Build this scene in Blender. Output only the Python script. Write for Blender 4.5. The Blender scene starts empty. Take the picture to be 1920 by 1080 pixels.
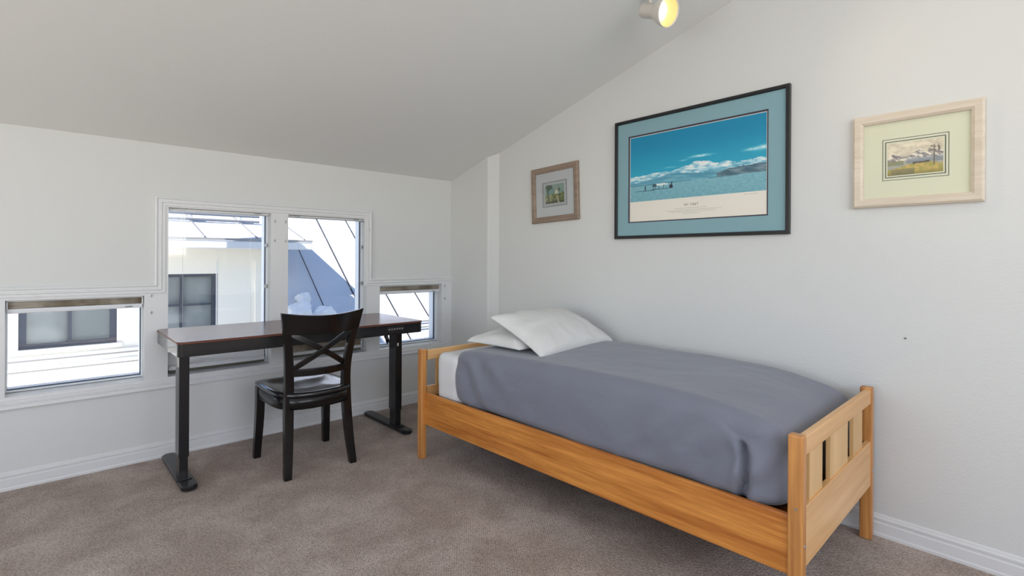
import bpy, bmesh, math, random
from mathutils import Vector, Matrix, noise
random.seed(7)
S = bpy.context.scene
COL = S.collection
R_ = math.radians

# ------------------------------------------------------------------ camera
F_PX, CY = 961.7, 485.0
YAW, ROLL, CAM_H = 0.7437, 0.00498, 1.22
cam_d = bpy.data.cameras.new('camera'); cam = bpy.data.objects.new('camera', cam_d); COL.objects.link(cam)
_r = Vector((math.cos(YAW), -math.sin(YAW), 0)); _f = Vector((math.sin(YAW), math.cos(YAW), 0)); _u = Vector((0, 0, 1))
r2 = math.cos(ROLL)*_r + math.sin(ROLL)*_u; u2 = -math.sin(ROLL)*_r + math.cos(ROLL)*_u
m = Matrix((r2, u2, -_f)).transposed().to_4x4(); m.translation = Vector((0, 0, CAM_H)); cam.matrix_world = m
cam_d.sensor_fit = 'HORIZONTAL'; cam_d.sensor_width = 36.0; cam_d.lens = F_PX/1920*36.0
cam_d.shift_x = 0.0; cam_d.shift_y = -(540-CY)/1920
cam_d.clip_start = 0.02; cam_d.clip_end = 300
S.camera = cam

# ------------------------------------------------------------------ view, sky, sun, added fill lights
S.view_settings.view_transform = 'Standard'; S.view_settings.look = 'None'
S.view_settings.gamma = 1.0; S.view_settings.exposure = 0.0; S.view_settings.use_curve_mapping = False
W = bpy.data.worlds.new('sky'); S.world = W; W.use_nodes = True
nt = W.node_tree; nt.nodes.clear()
sky = nt.nodes.new('ShaderNodeTexSky'); sky.sky_type = 'NISHITA'; sky.sun_disc = False
sky.sun_elevation = R_(41); sky.sun_rotation = R_(250); sky.altitude = 1800; sky.air_density = 1.1; sky.dust_density = 0.4; sky.ozone_density = 1.5
bg = nt.nodes.new('ShaderNodeBackground'); bg.inputs['Strength'].default_value = 0.28
ow = nt.nodes.new('ShaderNodeOutputWorld')
nt.links.new(sky.outputs[0], bg.inputs[0]); nt.links.new(bg.outputs[0], ow.inputs[0])
SUN_DIR = Vector((0.68, 0.23, -0.62))
sd = bpy.data.lights.new('sun', 'SUN'); sd.energy = 12.0; sd.angle = R_(0.53); sd.color = (1, 0.96, 0.90)
so = bpy.data.objects.new('sun', sd); COL.objects.link(so); so.rotation_euler = SUN_DIR.to_track_quat('-Z', 'Y').to_euler(); so.location = (-3, 2, 8)

def area(name, loc, direction, sx, sy, power, color):
    d = bpy.data.lights.new(name, 'AREA'); d.shape = 'RECTANGLE'; d.size = sx; d.size_y = sy; d.energy = power; d.color = color
    o = bpy.data.objects.new(name, d); COL.objects.link(o); o.location = loc
    o.rotation_euler = Vector(direction).to_track_quat('-Z', 'Y').to_euler(); return o
# added fill lights, set at assumed unseen windows behind and beside the camera
area('added_rear_fill', (-0.15, -2.42, 1.98), (0, 1, 0.10), 3.9, 1.45, 74, (1.0, 0.992, 0.985))
area('added_side_fill', (-2.62, 0.9, 1.3), (1, 0.25, 0.5), 2.6, 1.4, 30, (0.97, 0.985, 1.0))

# ------------------------------------------------------------------ materials
def srgb(c):
    return tuple(((x/255)/12.92 if x/255 <= .04045 else ((x/255+.055)/1.055)**2.4) for x in c)
def mat(name, col, rough=.5, metal=0, spec=.5, coat=0, bump=None, var=None, sheen=0, emit=None):
    m = bpy.data.materials.new(name); m.use_nodes = True; n = m.node_tree.nodes; L = m.node_tree.links
    b = n['Principled BSDF']; b.inputs['Base Color'].default_value = (*col, 1)
    b.inputs['Roughness'].default_value = rough; b.inputs['Metallic'].default_value = metal
    b.inputs['Specular IOR Level'].default_value = spec; b.inputs['Coat Weight'].default_value = coat; b.inputs['Coat Roughness'].default_value = .08
    b.inputs['Sheen Weight'].default_value = sheen
    if emit: b.inputs['Emission Color'].default_value = (*emit[0], 1); b.inputs['Emission Strength'].default_value = emit[1]
    tc = n.new('ShaderNodeTexCoord')
    if var:   # (scale, detail, other colour, lo, hi)
        t = n.new('ShaderNodeTexNoise'); t.inputs['Scale'].default_value = var[0]; t.inputs['Detail'].default_value = var[1]
        L.new(tc.outputs['Object'], t.inputs['Vector'])
        r = n.new('ShaderNodeValToRGB'); r.color_ramp.elements[0].position = var[3]; r.color_ramp.elements[1].position = var[4]
        r.color_ramp.elements[0].color = (*col, 1); r.color_ramp.elements[1].color = (*var[2], 1)
        L.new(t.outputs['Fac'], r.inputs['Fac']); L.new(r.outputs[0], b.inputs['Base Color'])
    if bump:  # (scale, strength, distance)
        t = n.new('ShaderNodeTexNoise'); t.inputs['Scale'].default_value = bump[0]; t.inputs['Detail'].default_value = 3
        L.new(tc.outputs['Object'], t.inputs['Vector'])
        bn = n.new('ShaderNodeBump'); bn.inputs['Strength'].default_value = bump[1]; bn.inputs['Distance'].default_value = bump[2]
        L.new(t.outputs['Fac'], bn.inputs['Height']); L.new(bn.outputs[0], b.inputs['Normal'])
    return m

def wood(name, c1, c2, axis='X', scale=1.0, rough=.38, coat=.15, ring=True, spec=.5, dist=2.2):
    """grain runs along the given object axis"""
    m = bpy.data.materials.new(name); m.use_nodes = True; n = m.node_tree.nodes; L = m.node_tree.links
    b = n['Principled BSDF']; b.inputs['Roughness'].default_value = rough; b.inputs['Coat Weight'].default_value = coat; b.inputs['Coat Roughness'].default_value = .2
    b.inputs['Specular IOR Level'].default_value = spec
    tc = n.new('ShaderNodeTexCoord'); mp = n.new('ShaderNodeMapping')
    s = [14*scale]*3; s['XYZ'.index(axis)] = .75*scale; mp.inputs['Scale'].default_value = s
    L.new(tc.outputs['Object'], mp.inputs['Vector'])
    w = n.new('ShaderNodeTexNoise'); w.inputs['Scale'].default_value = .9; w.inputs['Detail'].default_value = 2; w.inputs['Distortion'].default_value = .5
    L.new(mp.outputs[0], w.inputs['Vector'])
    t = n.new('ShaderNodeTexNoise'); t.inputs['Scale'].default_value = 3.5; t.inputs['Detail'].default_value = 7; t.inputs['Roughness'].default_value = .65; L.new(mp.outputs[0], t.inputs['Vector'])
    mx = n.new('ShaderNodeMix'); mx.data_type = 'FLOAT'; mx.inputs[0].default_value = .5
    L.new(w.outputs['Fac'], mx.inputs[2]); L.new(t.outputs['Fac'], mx.inputs[3])
    r = n.new('ShaderNodeValToRGB'); r.color_ramp.elements[0].position = .36; r.color_ramp.elements[1].position = .64
    r.color_ramp.elements[0].color = (*c2, 1); r.color_ramp.elements[1].color = (*c1, 1)
    L.new(mx.outputs[0], r.inputs['Fac']); L.new(r.outputs[0], b.inputs['Base Color'])
    bn = n.new('ShaderNodeBump'); bn.inputs['Strength'].default_value = .08; bn.inputs['Distance'].default_value = .002
    L.new(t.outputs['Fac'], bn.inputs['Height']); L.new(bn.outputs[0], b.inputs['Normal'])
    return m

def glass_mat(name, tint=(1, 1, 1), gloss=1.0):
    m = bpy.data.materials.new(name); m.use_nodes = True; n = m.node_tree.nodes; L = m.node_tree.links; n.clear()
    o = n.new('ShaderNodeOutputMaterial'); tr = n.new('ShaderNodeBsdfTransparent'); tr.inputs[0].default_value = (*tint, 1)
    g = n.new('ShaderNodeBsdfGlossy'); g.inputs['Roughness'].default_value = .01
    fr = n.new('ShaderNodeFresnel'); fr.inputs['IOR'].default_value = 1.45
    mul = n.new('ShaderNodeMath'); mul.operation = 'MULTIPLY'; mul.inputs[1].default_value = gloss
    mx = n.new('ShaderNodeMixShader'); L.new(fr.outputs[0], mul.inputs[0]); L.new(mul.outputs[0], mx.inputs[0]); L.new(tr.outputs[0], mx.inputs[1]); L.new(g.outputs[0], mx.inputs[2]); L.new(mx.outputs[0], o.inputs[0])
    return m

def attr_mat(name, rough=.35):
    m = bpy.data.materials.new(name); m.use_nodes = True; n = m.node_tree.nodes; L = m.node_tree.links
    a = n.new('ShaderNodeAttribute'); a.attribute_name = 'ink'; b = n['Principled BSDF']; b.inputs['Roughness'].default_value = rough
    L.new(a.outputs['Color'], b.inputs['Base Color']); return m

M_WALL = mat('painted_wall', (.69, .695, .69), .75, spec=.25, bump=(95, .35, .0025))
M_CEIL = mat('painted_ceiling', (.82, .835, .825), .85, spec=.2, bump=(70, .2, .002))
M_TRIM = mat('gloss_trim_paint', (.735, .74, .75), .38, spec=.45)
M_SASH = mat('white_sash', (.78, .82, .87), .4)
M_VINYL = mat('white_vinyl', (.85, .86, .88), .35)
M_GASKET = mat('dark_gasket', (.05, .07, .11), .5)
M_GLASS = glass_mat('window_glass')
M_PICGLASS = glass_mat('picture_glass', gloss=.15)
M_PLEAT = mat('pleated_shade_cloth', srgb((205, 194, 178)), .6, var=(7, 4, srgb((140, 126, 106)), .42, .6), sheen=.2)
M_PALECLOTH = mat('pale_shade_cloth', srgb((238, 236, 234)), .6)
M_RAILP = mat('shade_rail', (.72, .74, .78), .35)
def cloth_through(m, col, fac):
    n = m.node_tree.nodes; L = m.node_tree.links; b = n['Principled BSDF']; o = n['Material Output']
    t = n.new('ShaderNodeBsdfTranslucent'); t.inputs[0].default_value = (*col, 1); x = n.new('ShaderNodeMixShader'); x.inputs[0].default_value = fac
    L.new(b.outputs[0], x.inputs[1]); L.new(t.outputs[0], x.inputs[2]); L.new(x.outputs[0], o.inputs['Surface'])
cloth_through(M_PALECLOTH, (.95, .95, .95), .75); cloth_through(M_PLEAT, (.42, .36, .28), .4)
M_GAPSHADE = mat('olive_gap_shade', (.10, .10, .07), .8)
M_CORD = mat('cord', (.72, .74, .76), .6)
M_NICKEL = mat('nickel', (.42, .42, .42), .35, metal=.8)
M_BLACKM = mat('black_powder_steel', (.008, .008, .010), .42, spec=.25, coat=.5)
M_BLACKD = mat('black_drawer_front', (.013, .013, .015), .33)
M_BLACKW = mat('black_lacquered_wood', (.004, .0037, .004), .25, spec=.4, coat=.1, var=(9, 3, (.008, .006, .006), .45, .75))
M_SEAT = mat('black_lacquered_seat', (.007, .007, .009), .17, spec=.6, coat=.7)
M_DESKTOP = wood('mahogany_top', srgb((112, 62, 48)), srgb((84, 44, 34)), 'X', 1.0, .27, .35)
M_DESKEDGE = mat('mahogany_edge', srgb((100, 62, 50)), .45, spec=.3)
M_PINE = wood('honey_pine', srgb((226, 152, 72)), srgb((170, 96, 32)), 'Y', 1.7, .36, .2)
M_PINEX = wood('lit_pine_cross', srgb((236, 192, 138)), srgb((214, 160, 100)), 'X', .8, .4, .15)  # paler copy of the pine: brighter light on the bed ends put in
M_PINEZ = wood('honey_pine_upright', srgb((216, 152, 84)), srgb((150, 88, 40)), 'Z', 1.1, .38, .2)
M_PINES = wood('lit_pine_slat', srgb((230, 190, 134)), srgb((204, 160, 106)), 'Z', .7, .45, .1)  # light falling on the bed ends is put into the slat colour
M_PLY = wood('bed_deck_board', srgb((150, 98, 52)), srgb((110, 66, 32)), 'Y', 1, .6, 0)
M_DUVET = mat('slate_cotton', srgb((120, 123, 136)), .75, spec=.25, sheen=.25, bump=(16, .3, .012))
M_SHEET = mat('white_cotton_sheet', (.72, .71, .72), .8, spec=.2, bump=(14, .15, .006))
M_PILLOW = mat('white_pillow_cotton', (.74, .735, .725), .85, spec=.15, bump=(11, .2, .008))
M_SCREW = mat('screw_head', (.5, .5, .5), .3, metal=.9)
M_SNOW = mat('snow', (.90, .91, .93), .7, spec=.2)
M_SNOWL = mat('snow_lump', (.86, .88, .92), .7, bump=(14, .6, .03))
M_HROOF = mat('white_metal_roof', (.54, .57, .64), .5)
M_HSEAM = mat('roof_seam', (.03, .03, .035), .7, spec=.1)
M_HSEAML = mat('roof_seam_pale', (.17, .17, .18), .6, spec=.2)
M_SIDING = mat('cream_siding', (.95, .915, .83), .7)
M_FASCIA = mat('white_fascia', (.84, .85, .86), .5)
M_HWIN = mat('dark_window_frame', srgb((66, 72, 86)), .45)
M_HPANE = mat('neighbour_pane', (.19, .215, .22), .06, spec=.9, var=(1.6, 3, (.30, .33, .33), .45, .6))  # paler noise paints snow reflections into the grey-green glass colour
M_RAILG = mat('snow_rail_grey', (.16, .17, .2), .5)
M_GREYBAND = mat('grey_flashing_and_shade', (.33, .33, .33), .6)
M_SHADEWALL = mat('shade_wall_white', (.8, .8, .8), .8)

def carpet():
    m = bpy.data.materials.new('loop_carpet'); m.use_nodes = True; n = m.node_tree.nodes; L = m.node_tree.links
    b = n['Principled BSDF']; b.inputs['Roughness'].default_value = .95; b.inputs['Specular IOR Level'].default_value = .1
    tc = n.new('ShaderNodeTexCoord')
    mp = n.new('ShaderNodeMapping'); mp.inputs['Rotation'].default_value = (0, 0, R_(38)); L.new(tc.outputs['Object'], mp.inputs['Vector'])
    # loop rows
    v = n.new('ShaderNodeTexVoronoi'); v.inputs['Scale'].default_value = 105; v.inputs['Randomness'].default_value = .45
    L.new(mp.outputs[0], v.inputs['Vector'])
    # brushed patches left by vacuum and feet
    t = n.new('ShaderNodeTexNoise'); t.inputs['Scale'].default_value = 3.2; t.inputs['Detail'].default_value = 5; t.inputs['Roughness'].default_value = .62; t.inputs['Distortion'].default_value = .35
    L.new(tc.outputs['Object'], t.inputs['Vector'])
    r = n.new('ShaderNodeValToRGB'); e = r.color_ramp.elements; e[0].position = .42; e[1].position = .66
    e[0].color = (*srgb((186, 170, 160)), 1); e[1].color = (*srgb((212, 197, 188)), 1)
    L.new(t.outputs['Fac'], r.inputs['Fac'])
    r2 = n.new('ShaderNodeMapRange'); r2.inputs['From Min'].default_value = 0; r2.inputs['From Max'].default_value = .75; r2.inputs['To Min'].default_value = 1.13; r2.inputs['To Max'].default_value = .54
    L.new(v.outputs['Distance'], r2.inputs['Value'])
    mu = n.new('ShaderNodeVectorMath'); mu.operation = 'SCALE'; L.new(r.outputs[0], mu.inputs[0]); L.new(r2.outputs[0], mu.inputs['Scale'])
    L.new(mu.outputs[0], b.inputs['Base Color'])
    bn = n.new('ShaderNodeBump'); bn.inputs['Strength'].default_value = .8; bn.inputs['Distance'].default_value = .005; bn.invert = True
    L.new(v.outputs['Distance'], bn.inputs['Height']); L.new(bn.outputs[0], b.inputs['Normal'])
    return m
M_CARPET = carpet()

# ------------------------------------------------------------------ helpers
def link(name, me, m, parent=None, smooth=False, bevel=0, seg=2, angle=35):
    if m: me.materials.append(m)
    o = bpy.data.objects.new(name, me); COL.objects.link(o)
    if parent: o.parent = parent
    if smooth:
        for p in me.polygons: p.use_smooth = True
    if bevel:
        b = o.modifiers.new('bevel', 'BEVEL'); b.width = bevel; b.segments = seg; b.limit_method = 'ANGLE'; b.angle_limit = R_(angle)
        for p in me.polygons: p.use_smooth = True
        b.harden_normals = False
        w = o.modifiers.new('wn', 'WEIGHTED_NORMAL'); w.keep_sharp = True
    return o
def fin(bm, name, m, parent=None, **k):
    bmesh.ops.recalc_face_normals(bm, faces=bm.faces)
    me = bpy.data.meshes.new(name); bm.to_mesh(me); bm.free()
    return link(name, me, m, parent, **k)
def add_box(bm, x0, x1, y0, y1, z0, z1, M=None):
    vs = [bm.verts.new((x, y, z)) for x in (x0, x1) for y in (y0, y1) for z in (z0, z1)]
    if M:
        for v in vs: v.co = M @ v.co
    for f in ((0, 1, 3, 2), (4, 6, 7, 5), (0, 4, 5, 1), (2, 3, 7, 6), (0, 2, 6, 4), (1, 5, 7, 3)):
        bm.faces.new([vs[i] for i in f])
def box(name, b, m, parent=None, bevel=0, M=None, **k):
    bm = bmesh.new(); add_box(bm, *b, M=M); return fin(bm, name, m, parent, bevel=bevel, **k)
def loft(bm, rings, cap=True, closed=True):
    vr = [[bm.verts.new(p) for p in r] for r in rings]; n = len(rings[0])
    for a, b in zip(vr, vr[1:]):
        for i in range(n if closed else n-1):
            bm.faces.new((a[i], a[(i+1) % n], b[(i+1) % n], b[i]))
    if cap and closed:
        bm.faces.new(vr[0][::-1]); bm.faces.new(vr[-1])
    return vr
def empty(name, loc=(0, 0, 0), rz=0, label=None, cat=None, group=None, kind=None):
    o = bpy.data.objects.new(name, None); COL.objects.link(o); o.location = loc; o.rotation_euler = (0, 0, rz); o.empty_display_size = .1
    return tag(o, label, cat, group, kind)
def tag(o, label=None, cat=None, group=None, kind=None):
    if label: o['label'] = label
    if cat: o['category'] = cat
    if group: o['group'] = group
    if kind: o['kind'] = kind
    return o
def tube(bm, pts, r, n=8, cap=True):
    pts = [Vector(p) for p in pts]; rings = []; up = Vector((0, 0, 1))
    for i, p in enumerate(pts):
        t = (pts[min(i+1, len(pts)-1)]-pts[max(i-1, 0)]).normalized()
        a = t.cross(up if abs(t.z) < .95 else Vector((1, 0, 0))).normalized(); b = t.cross(a)
        rr = r[i] if isinstance(r, (list, tuple)) else r
        rings.append([p+rr*(math.cos(2*math.pi*k/n)*a+math.sin(2*math.pi*k/n)*b) for k in range(n)])
    loft(bm, rings, cap)
def lathe(bm, profile, origin, axis, n=40, cap=False):
    axis = Vector(axis).normalized(); a = axis.cross(Vector((0, 0, 1))).normalized(); b = axis.cross(a); o = Vector(origin)
    loft(bm, [[o+axis*d+rr*(math.cos(2*math.pi*k/n)*a+math.sin(2*math.pi*k/n)*b) for k in range(n)] for d, rr in profile], cap)
def slab_cells(bm, xs, zs, keep, y0, y1):
    """wall-like slab in the XZ plane made of grid cells"""
    V = {}
    def v(i, k, y):
        key = (i, k, y)
        if key not in V: V[key] = bm.verts.new((xs[i], y, zs[k] if not callable(zs[k]) else zs[k](xs[i])))
        return V[key]
    K = {(i, k): keep((xs[i]+xs[i+1])/2, (zs[k]+zs[k+1])/2) for i in range(len(xs)-1) for k in range(len(zs)-1)}
    for (i, k), on in K.items():
        if not on: continue
        bm.faces.new((v(i, k, y0), v(i+1, k, y0), v(i+1, k+1, y0), v(i, k+1, y0)))
        bm.faces.new((v(i, k, y1), v(i, k+1, y1), v(i+1, k+1, y1), v(i+1, k, y1)))
        for (di, dk, a, b) in ((-1, 0, (i, k), (i, k+1)), (1, 0, (i+1, k), (i+1, k+1)), (0, -1, (i, k), (i+1, k)), (0, 1, (i, k+1), (i+1, k+1))):
            if not K.get((i+di, k+dk), False):
                bm.faces.new((v(*a, y0), v(*b, y0), v(*b, y1), v(*a, y1)))
def moulding(bm, path, prof, ysurf):
    """sweep along a path in the XZ plane of the window wall; prof = (offset to the left of travel, projection towards the room)"""
    P = [Vector((a, b)) for a, b in path]; rings = []
    for i, p in enumerate(P):
        d0 = (P[i]-P[i-1]).normalized() if i else (P[1]-P[0]).normalized()
        d1 = (P[i+1]-P[i]).normalized() if i < len(P)-1 else d0
        n0 = Vector((-d0.y, d0.x)); n1 = Vector((-d1.y, d1.x)); nn = (n0+n1).normalized(); s = 1/max(.2, nn.dot(n0))
        rings.append([(p.x+nn.x*o*s, ysurf-q, p.y+nn.y*o*s) for o, q in prof])
    loft(bm, rings)

# ------------------------------------------------------------------ room shell
YW, XW = 3.745, 2.749          # window wall plane, right wall plane
ZC, KC = 1.908, 0.2835         # ceiling height at the window wall, slope
XL, YB = -2.7, -2.5
zc = lambda y: ZC + KC*(YW-y)
box('floor', (XL-.1, XW+.1, YB-.1, YW+.1, -.12, 0), M_CARPET)['kind'] = 'structure'
bm = bmesh.new()
loft(bm, [[(x, YW+.35, zc(YW+.35)), (x, YB-.1, zc(YB-.1)), (x, YB-.1, zc(YB-.1)+.15), (x, YW+.35, zc(YW+.35)+.15)] for x in (XL-.1, XW+.1)])
fin(bm, 'ceiling', M_CEIL)['kind'] = 'structure'
OPEN = [(-.133, .458, .486, .988), (.577, 1.174, .486, 1.524), (1.287, 1.887, .486, 1.524), (2.000, 2.598, .486, .996)]
xs = sorted({XL-.1, XW+.1} | {o[0] for o in OPEN} | {o[1] for o in OPEN}); zs = sorted({-.12, ZC+.01} | {o[2] for o in OPEN} | {o[3] for o in OPEN})
def solid(x, z): return not any(a < x < b and c < z < d for a, b, c, d in OPEN)
bm = bmesh.new(); slab_cells(bm, xs, zs, solid, YW, YW+.185); fin(bm, 'wall_front', M_WALL)['kind'] = 'structure'
# right wall: gable shape
def gable(name, x0, x1):
    bm = bmesh.new()
    loft(bm, [[(x, YB-.1, -.12), (x, YW, -.12), (x, YW, ZC+.005), (x, YB-.1, zc(YB-.1)+.005)] for x in (x0, x1)])
    o = fin(bm, name, M_WALL); o['kind'] = 'structure'; return o
gable('wall_right', XW, XW+.12)
# left wall and rear wall have assumed, unseen openings at the added fill lights
def gable_open(name):
    bm = bmesh.new()
    a, b, c, d = -.45, 2.25, .55, 2.02
    def q(y0, y1, z0, z1):
        loft(bm, [[(x, y0, z0), (x, y1, z0), (x, y1, z1(y1) if callable(z1) else z1), (x, y0, z1(y0) if callable(z1) else z1)] for x in (XL-.12, XL)])
    q(YB-.1, a, -.12, zc); q(b, YW, -.12, zc); q(a, b, -.12, c); q(a, b, d, zc)
    o = fin(bm, name, M_WALL); o['kind'] = 'structure'
gable_open('wall_left')
bm = bmesh.new(); zt = zc(YB)+.01
slab_cells(bm, [XL-.12, -2.15, 1.85, XW+.1], [-.12, 1.22, 2.75, zt], lambda x, z: not (-2.15 < x < 1.85 and 1.22 < z < 2.75), YB-.12, YB)  # assumed window opening, unseen, behind the added rear light
fin(bm, 'wall_back', M_WALL)['kind'] = 'structure'
# shallow chase in the far right corner
bm = bmesh.new()
pts = [(2.700, YW), (2.700, 3.236), (2.7045, 3.228), (2.7095, 3.2225), (XW+.002, 3.142), (XW+.002, YW)]
loft(bm, [[(x, y, 0) for x, y in pts], [(x, y, zc(y)+.004) for x, y in pts]])
fin(bm, 'wall_chase', M_WALL)['kind'] = 'structure'

# baseboards
BP = [(0, 0), (.016, 0), (.016, .012), (.0135, .018), (.0135, .058), (.010, .062), (.010, .070), (.0125, .073), (.0125, .080), (.007, .086), (.007, .090), (.004, .095), (0, .096)]
bm = bmesh.new(); loft(bm, [[(x, YW-d, z) for d, z in BP] for x in (XL, 2.70)]); fin(bm, 'baseboard_front', M_TRIM)['kind'] = 'structure'
bm = bmesh.new(); loft(bm, [[(XW-d, y, z) for d, z in BP] for y in (YB, 3.15)]); fin(bm, 'baseboard_right', M_TRIM)['kind'] = 'structure'
bm = bmesh.new(); loft(bm, [[(2.70-d, y, z) for d, z in BP] for y in (3.23, YW)]); fin(bm, 'baseboard_chase', M_TRIM)['kind'] = 'structure'

# window casing: flat boards, stepped outer moulding
OX0, OX1 = .508, 1.924
zin_lo, zin_hi = 1.000, 1.535
xs = sorted({XL, 2.70, .552, 1.880} | {o[0] for o in OPEN} | {o[1] for o in OPEN}); zs = sorted({.455, 1.012, 1.545} | {o[2] for o in OPEN} | {o[3] for o in OPEN})
bm = bmesh.new()
slab_cells(bm, xs, zs, lambda x, z: solid(x, z) and (z < 1.012 or (.552 < x < 1.880)), YW-.013, YW+.001)
trim = fin(bm, 'trim_1', M_TRIM); trim['kind'] = 'structure'
MP = [(0, 0), (0, .020), (-.007, .024), (-.013, .022), (-.015, .017), (-.024, .017), (-.027, .021), (-.034, .021), (-.037, .015), (-.048, .015), (-.050, .018), (-.056, .0165), (-.058, 0)]
bm = bmesh.new(); moulding(bm, [(XL, 1.055), (OX0, 1.055), (OX0, 1.586), (OX1, 1.586), (OX1, 1.055), (2.70, 1.055)], MP, YW)
fin(bm, 'trim_2', M_TRIM)['kind'] = 'structure'
bm = bmesh.new(); moulding(bm, [(2.70, .419), (XL, .419)], [(a, b) for a, b in MP], YW)
fin(bm, 'trim_3', M_TRIM)['kind'] = 'structure'
for x, z in ((.492, .985), (.492, .885), (1.197, 1.47), (1.197, 1.335), (1.268, 1.47), (1.268, 1.335), (1.906, 1.44), (2.628, .975), (2.628, .865)):
    bm = bmesh.new(); lathe(bm, [(0, .0045), (.003, .0045), (.005, .002)], (x, YW-.012, z), (0, -1, 0), 10, True)
    add_box(bm, x-.001, x+.001, YW-.02, YW-.013, z-.009, z+.012)
    fin(bm, 'screw', M_NICKEL, trim)

# ------------------------------------------------------------------ windows
def window(i, a, b, c, d, tall):
    w = empty('window_%d' % i, ((a+b)/2, YW+.1, c), kind='structure'); o = w.location
    def rel(bm, name, m, **k):
        for v in bm.verts: v.co -= o
        return fin(bm, name, m, w, **k)
    yg = YW+.105
    # thin vinyl liner of the opening, dark glazing bead and the pane
    bm = bmesh.new(); t = .004
    slab_cells(bm, [a, a+t, b-t, b], [c+.011, c+.015, d-t, d], lambda x, z: not (a+t < x < b-t and c+.015 < z < d-t), YW+.060, YW+.186)
    rel(bm, 'window_frame', M_SASH)
    g = .0055; aa, bb, cc, dd = a+t-.001, b-t+.001, c+.0145, d-t+.001
    bm = bmesh.new()
    slab_cells(bm, [aa, aa+.002, bb-g, bb], [cc, cc+g, dd-.003, dd], lambda x, z: not (aa+.002 < x < bb-g and cc+g < z < dd-.003), yg-.008, yg+.008)
    rel(bm, 'gasket', M_GASKET)
    bm = bmesh.new(); add_box(bm, aa+.0015, bb-.0015, yg-.002, yg+.002, cc+.001, dd-.001); rel(bm, 'pane', M_GLASS)
    y0 = YW+.085
    if tall:
        for z in (1.305, 1.02):
            bm = bmesh.new(); add_box(bm, b-.018, b-.0005, y0-.035, y0-.012, z-.012, z+.012); rel(bm, 'latch', M_NICKEL, bevel=.003)
    return w
for i, (a, b, c, d) in enumerate(OPEN): window(i+1, a, b, c, d, i in (1, 2))
# sloping sill boards in each reveal
for i, (a, b, c, d) in enumerate(OPEN):
    bm = bmesh.new(); loft(bm, [[(x, YW-.014, c-.0005), (x, YW+.186, c+.018), (x, YW+.186, c-.02), (x, YW-.014, c-.02)] for x in (a+.0005, b-.0005)])
    fin(bm, 'trim_%d' % (i+4), M_TRIM)['kind'] = 'structure'

def pleats(name, a, b, z0, z1, y, depth, m, parent, n, seed, sag=.003):
    """stack of folded cells, each fold slightly wavy"""
    bm = bmesh.new(); N = 28; rings = []
    h = (z1-z0)/n
    for i in range(N+1):
        x = a+(b-a)*i/N; fr = []; bk = []
        for k in range(2*n+1):
            z = z0+h*k/2
            wob = noise.noise(Vector((x*5+seed, k*.9, seed)))*h*.55 if 0 < k < 2*n else 0
            out = depth*(.5 if k % 2 else .30)+.25*depth*noise.noise(Vector((x*4+seed*2, k*1.7, 3)))
            fr.append((x, y-out, z+wob)); bk.append((x, y+depth*.5, z))
        rings.append(fr+bk[::-1])
    loft(bm, rings); return fin(bm, name, m, parent, smooth=True)
def short_shade(a, b, z1, label):
    t = empty('pleated_shade', ((a+b)/2, YW+.03, z1), label=label, cat='window shade', group='short pleated shades drawn up')
    inv = -t.location; y = YW+.036
    def mv(o): o.location = inv; return o
    mv(box('headrail', (a+.004, b-.004, y-.016, y+.022, z1-.010, z1-.0005), M_RAILP, t, bevel=.002))
    mv(pleats('folded_cloth', a+.010, b-.010, z1-.046, z1-.010, y, .046, M_PLEAT, t, 3, a*3+1))
    mv(box('bottom_rail', (a+.006, b-.006, y-.022, y+.02, z1-.071, z1-.046), M_RAILP, t, bevel=.004))
    for x in (a+.0065, b-.0065):
        mv(box('end_cap', (x-.003, x+.003, y-.023, y+.02, z1-.050, z1-.008), M_VINYL, t, bevel=.001))
    mv(box('handle_tab', (b-.09, b-.055, y-.026, y-.021, z1-.064, z1-.060), M_HWIN, t))
    return t
short_shade(OPEN[0][0], OPEN[0][1], OPEN[0][3], 'beige pleated shade drawn up in the low window left of the desk')
short_shade(OPEN[3][0], OPEN[3][1], OPEN[3][3], 'beige pleated shade drawn up in the low window next to the corner')
def tall_shade(a, b, z1, z0, label, m):
    t = empty('top_down_shade', ((a+b)/2, YW+.03, z1), label=label, cat='window shade', group='tall shades lowered to the sill')
    inv = -t.location; y = YW+.040
    def mv(o): o.location = inv; return o
    mv(box('headrail', (a+.003, b-.003, y-.014, y+.018, z1-.012, z1-.001), M_VINYL, t, bevel=.002))
    mv(box('moving_rail', (a+.012, b-.012, y-.012, y+.016, z1-.018, z1-.0125), M_NICKEL, t))
    for x in (a+.075, b-.075):
        mv(box('bracket', (x-.022, x+.022, y-.018, y+.01, z1-.009, z1+.0), M_NICKEL, t, bevel=.001))
    for x in (a+.085, b-.115):
        bm = bmesh.new(); tube(bm, [(x, y, z1-.015), (x, y, z0+.12)], .0009, 6); mv(fin(bm, 'cord', M_CORD, t))
    mv(box('upper_rail', (a+.008, b-.030, y-.02, y+.02, z0+.105, z0+.128), M_RAILP, t, bevel=.004))
    mv(pleats('folded_cloth', a+.010, b-.032, z0+.040, z0+.105, y, .05, m, t, 5, a*2+4))
    mv(box('bottom_rail', (a+.008, b-.030, y-.024, y+.02, z0+.017, z0+.040), M_RAILP, t, bevel=.004))
    mv(box('bottom_gap_shade', (a+.010, b-.032, y-.020, y+.018, z0+.003, z0+.0168), M_GAPSHADE, t))  # dark olive strip stands in for the shaded gap under the rail
    return t
tall_shade(OPEN[1][0], OPEN[1][1], OPEN[1][3], .500, 'pale cord-held shade folded at the sill of the left tall window', M_PALECLOTH)
tall_shade(OPEN[2][0], OPEN[2][1], OPEN[2][3], .500, 'beige cord-held shade folded at the sill of the tall window behind the chair', M_PLEAT)

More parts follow.
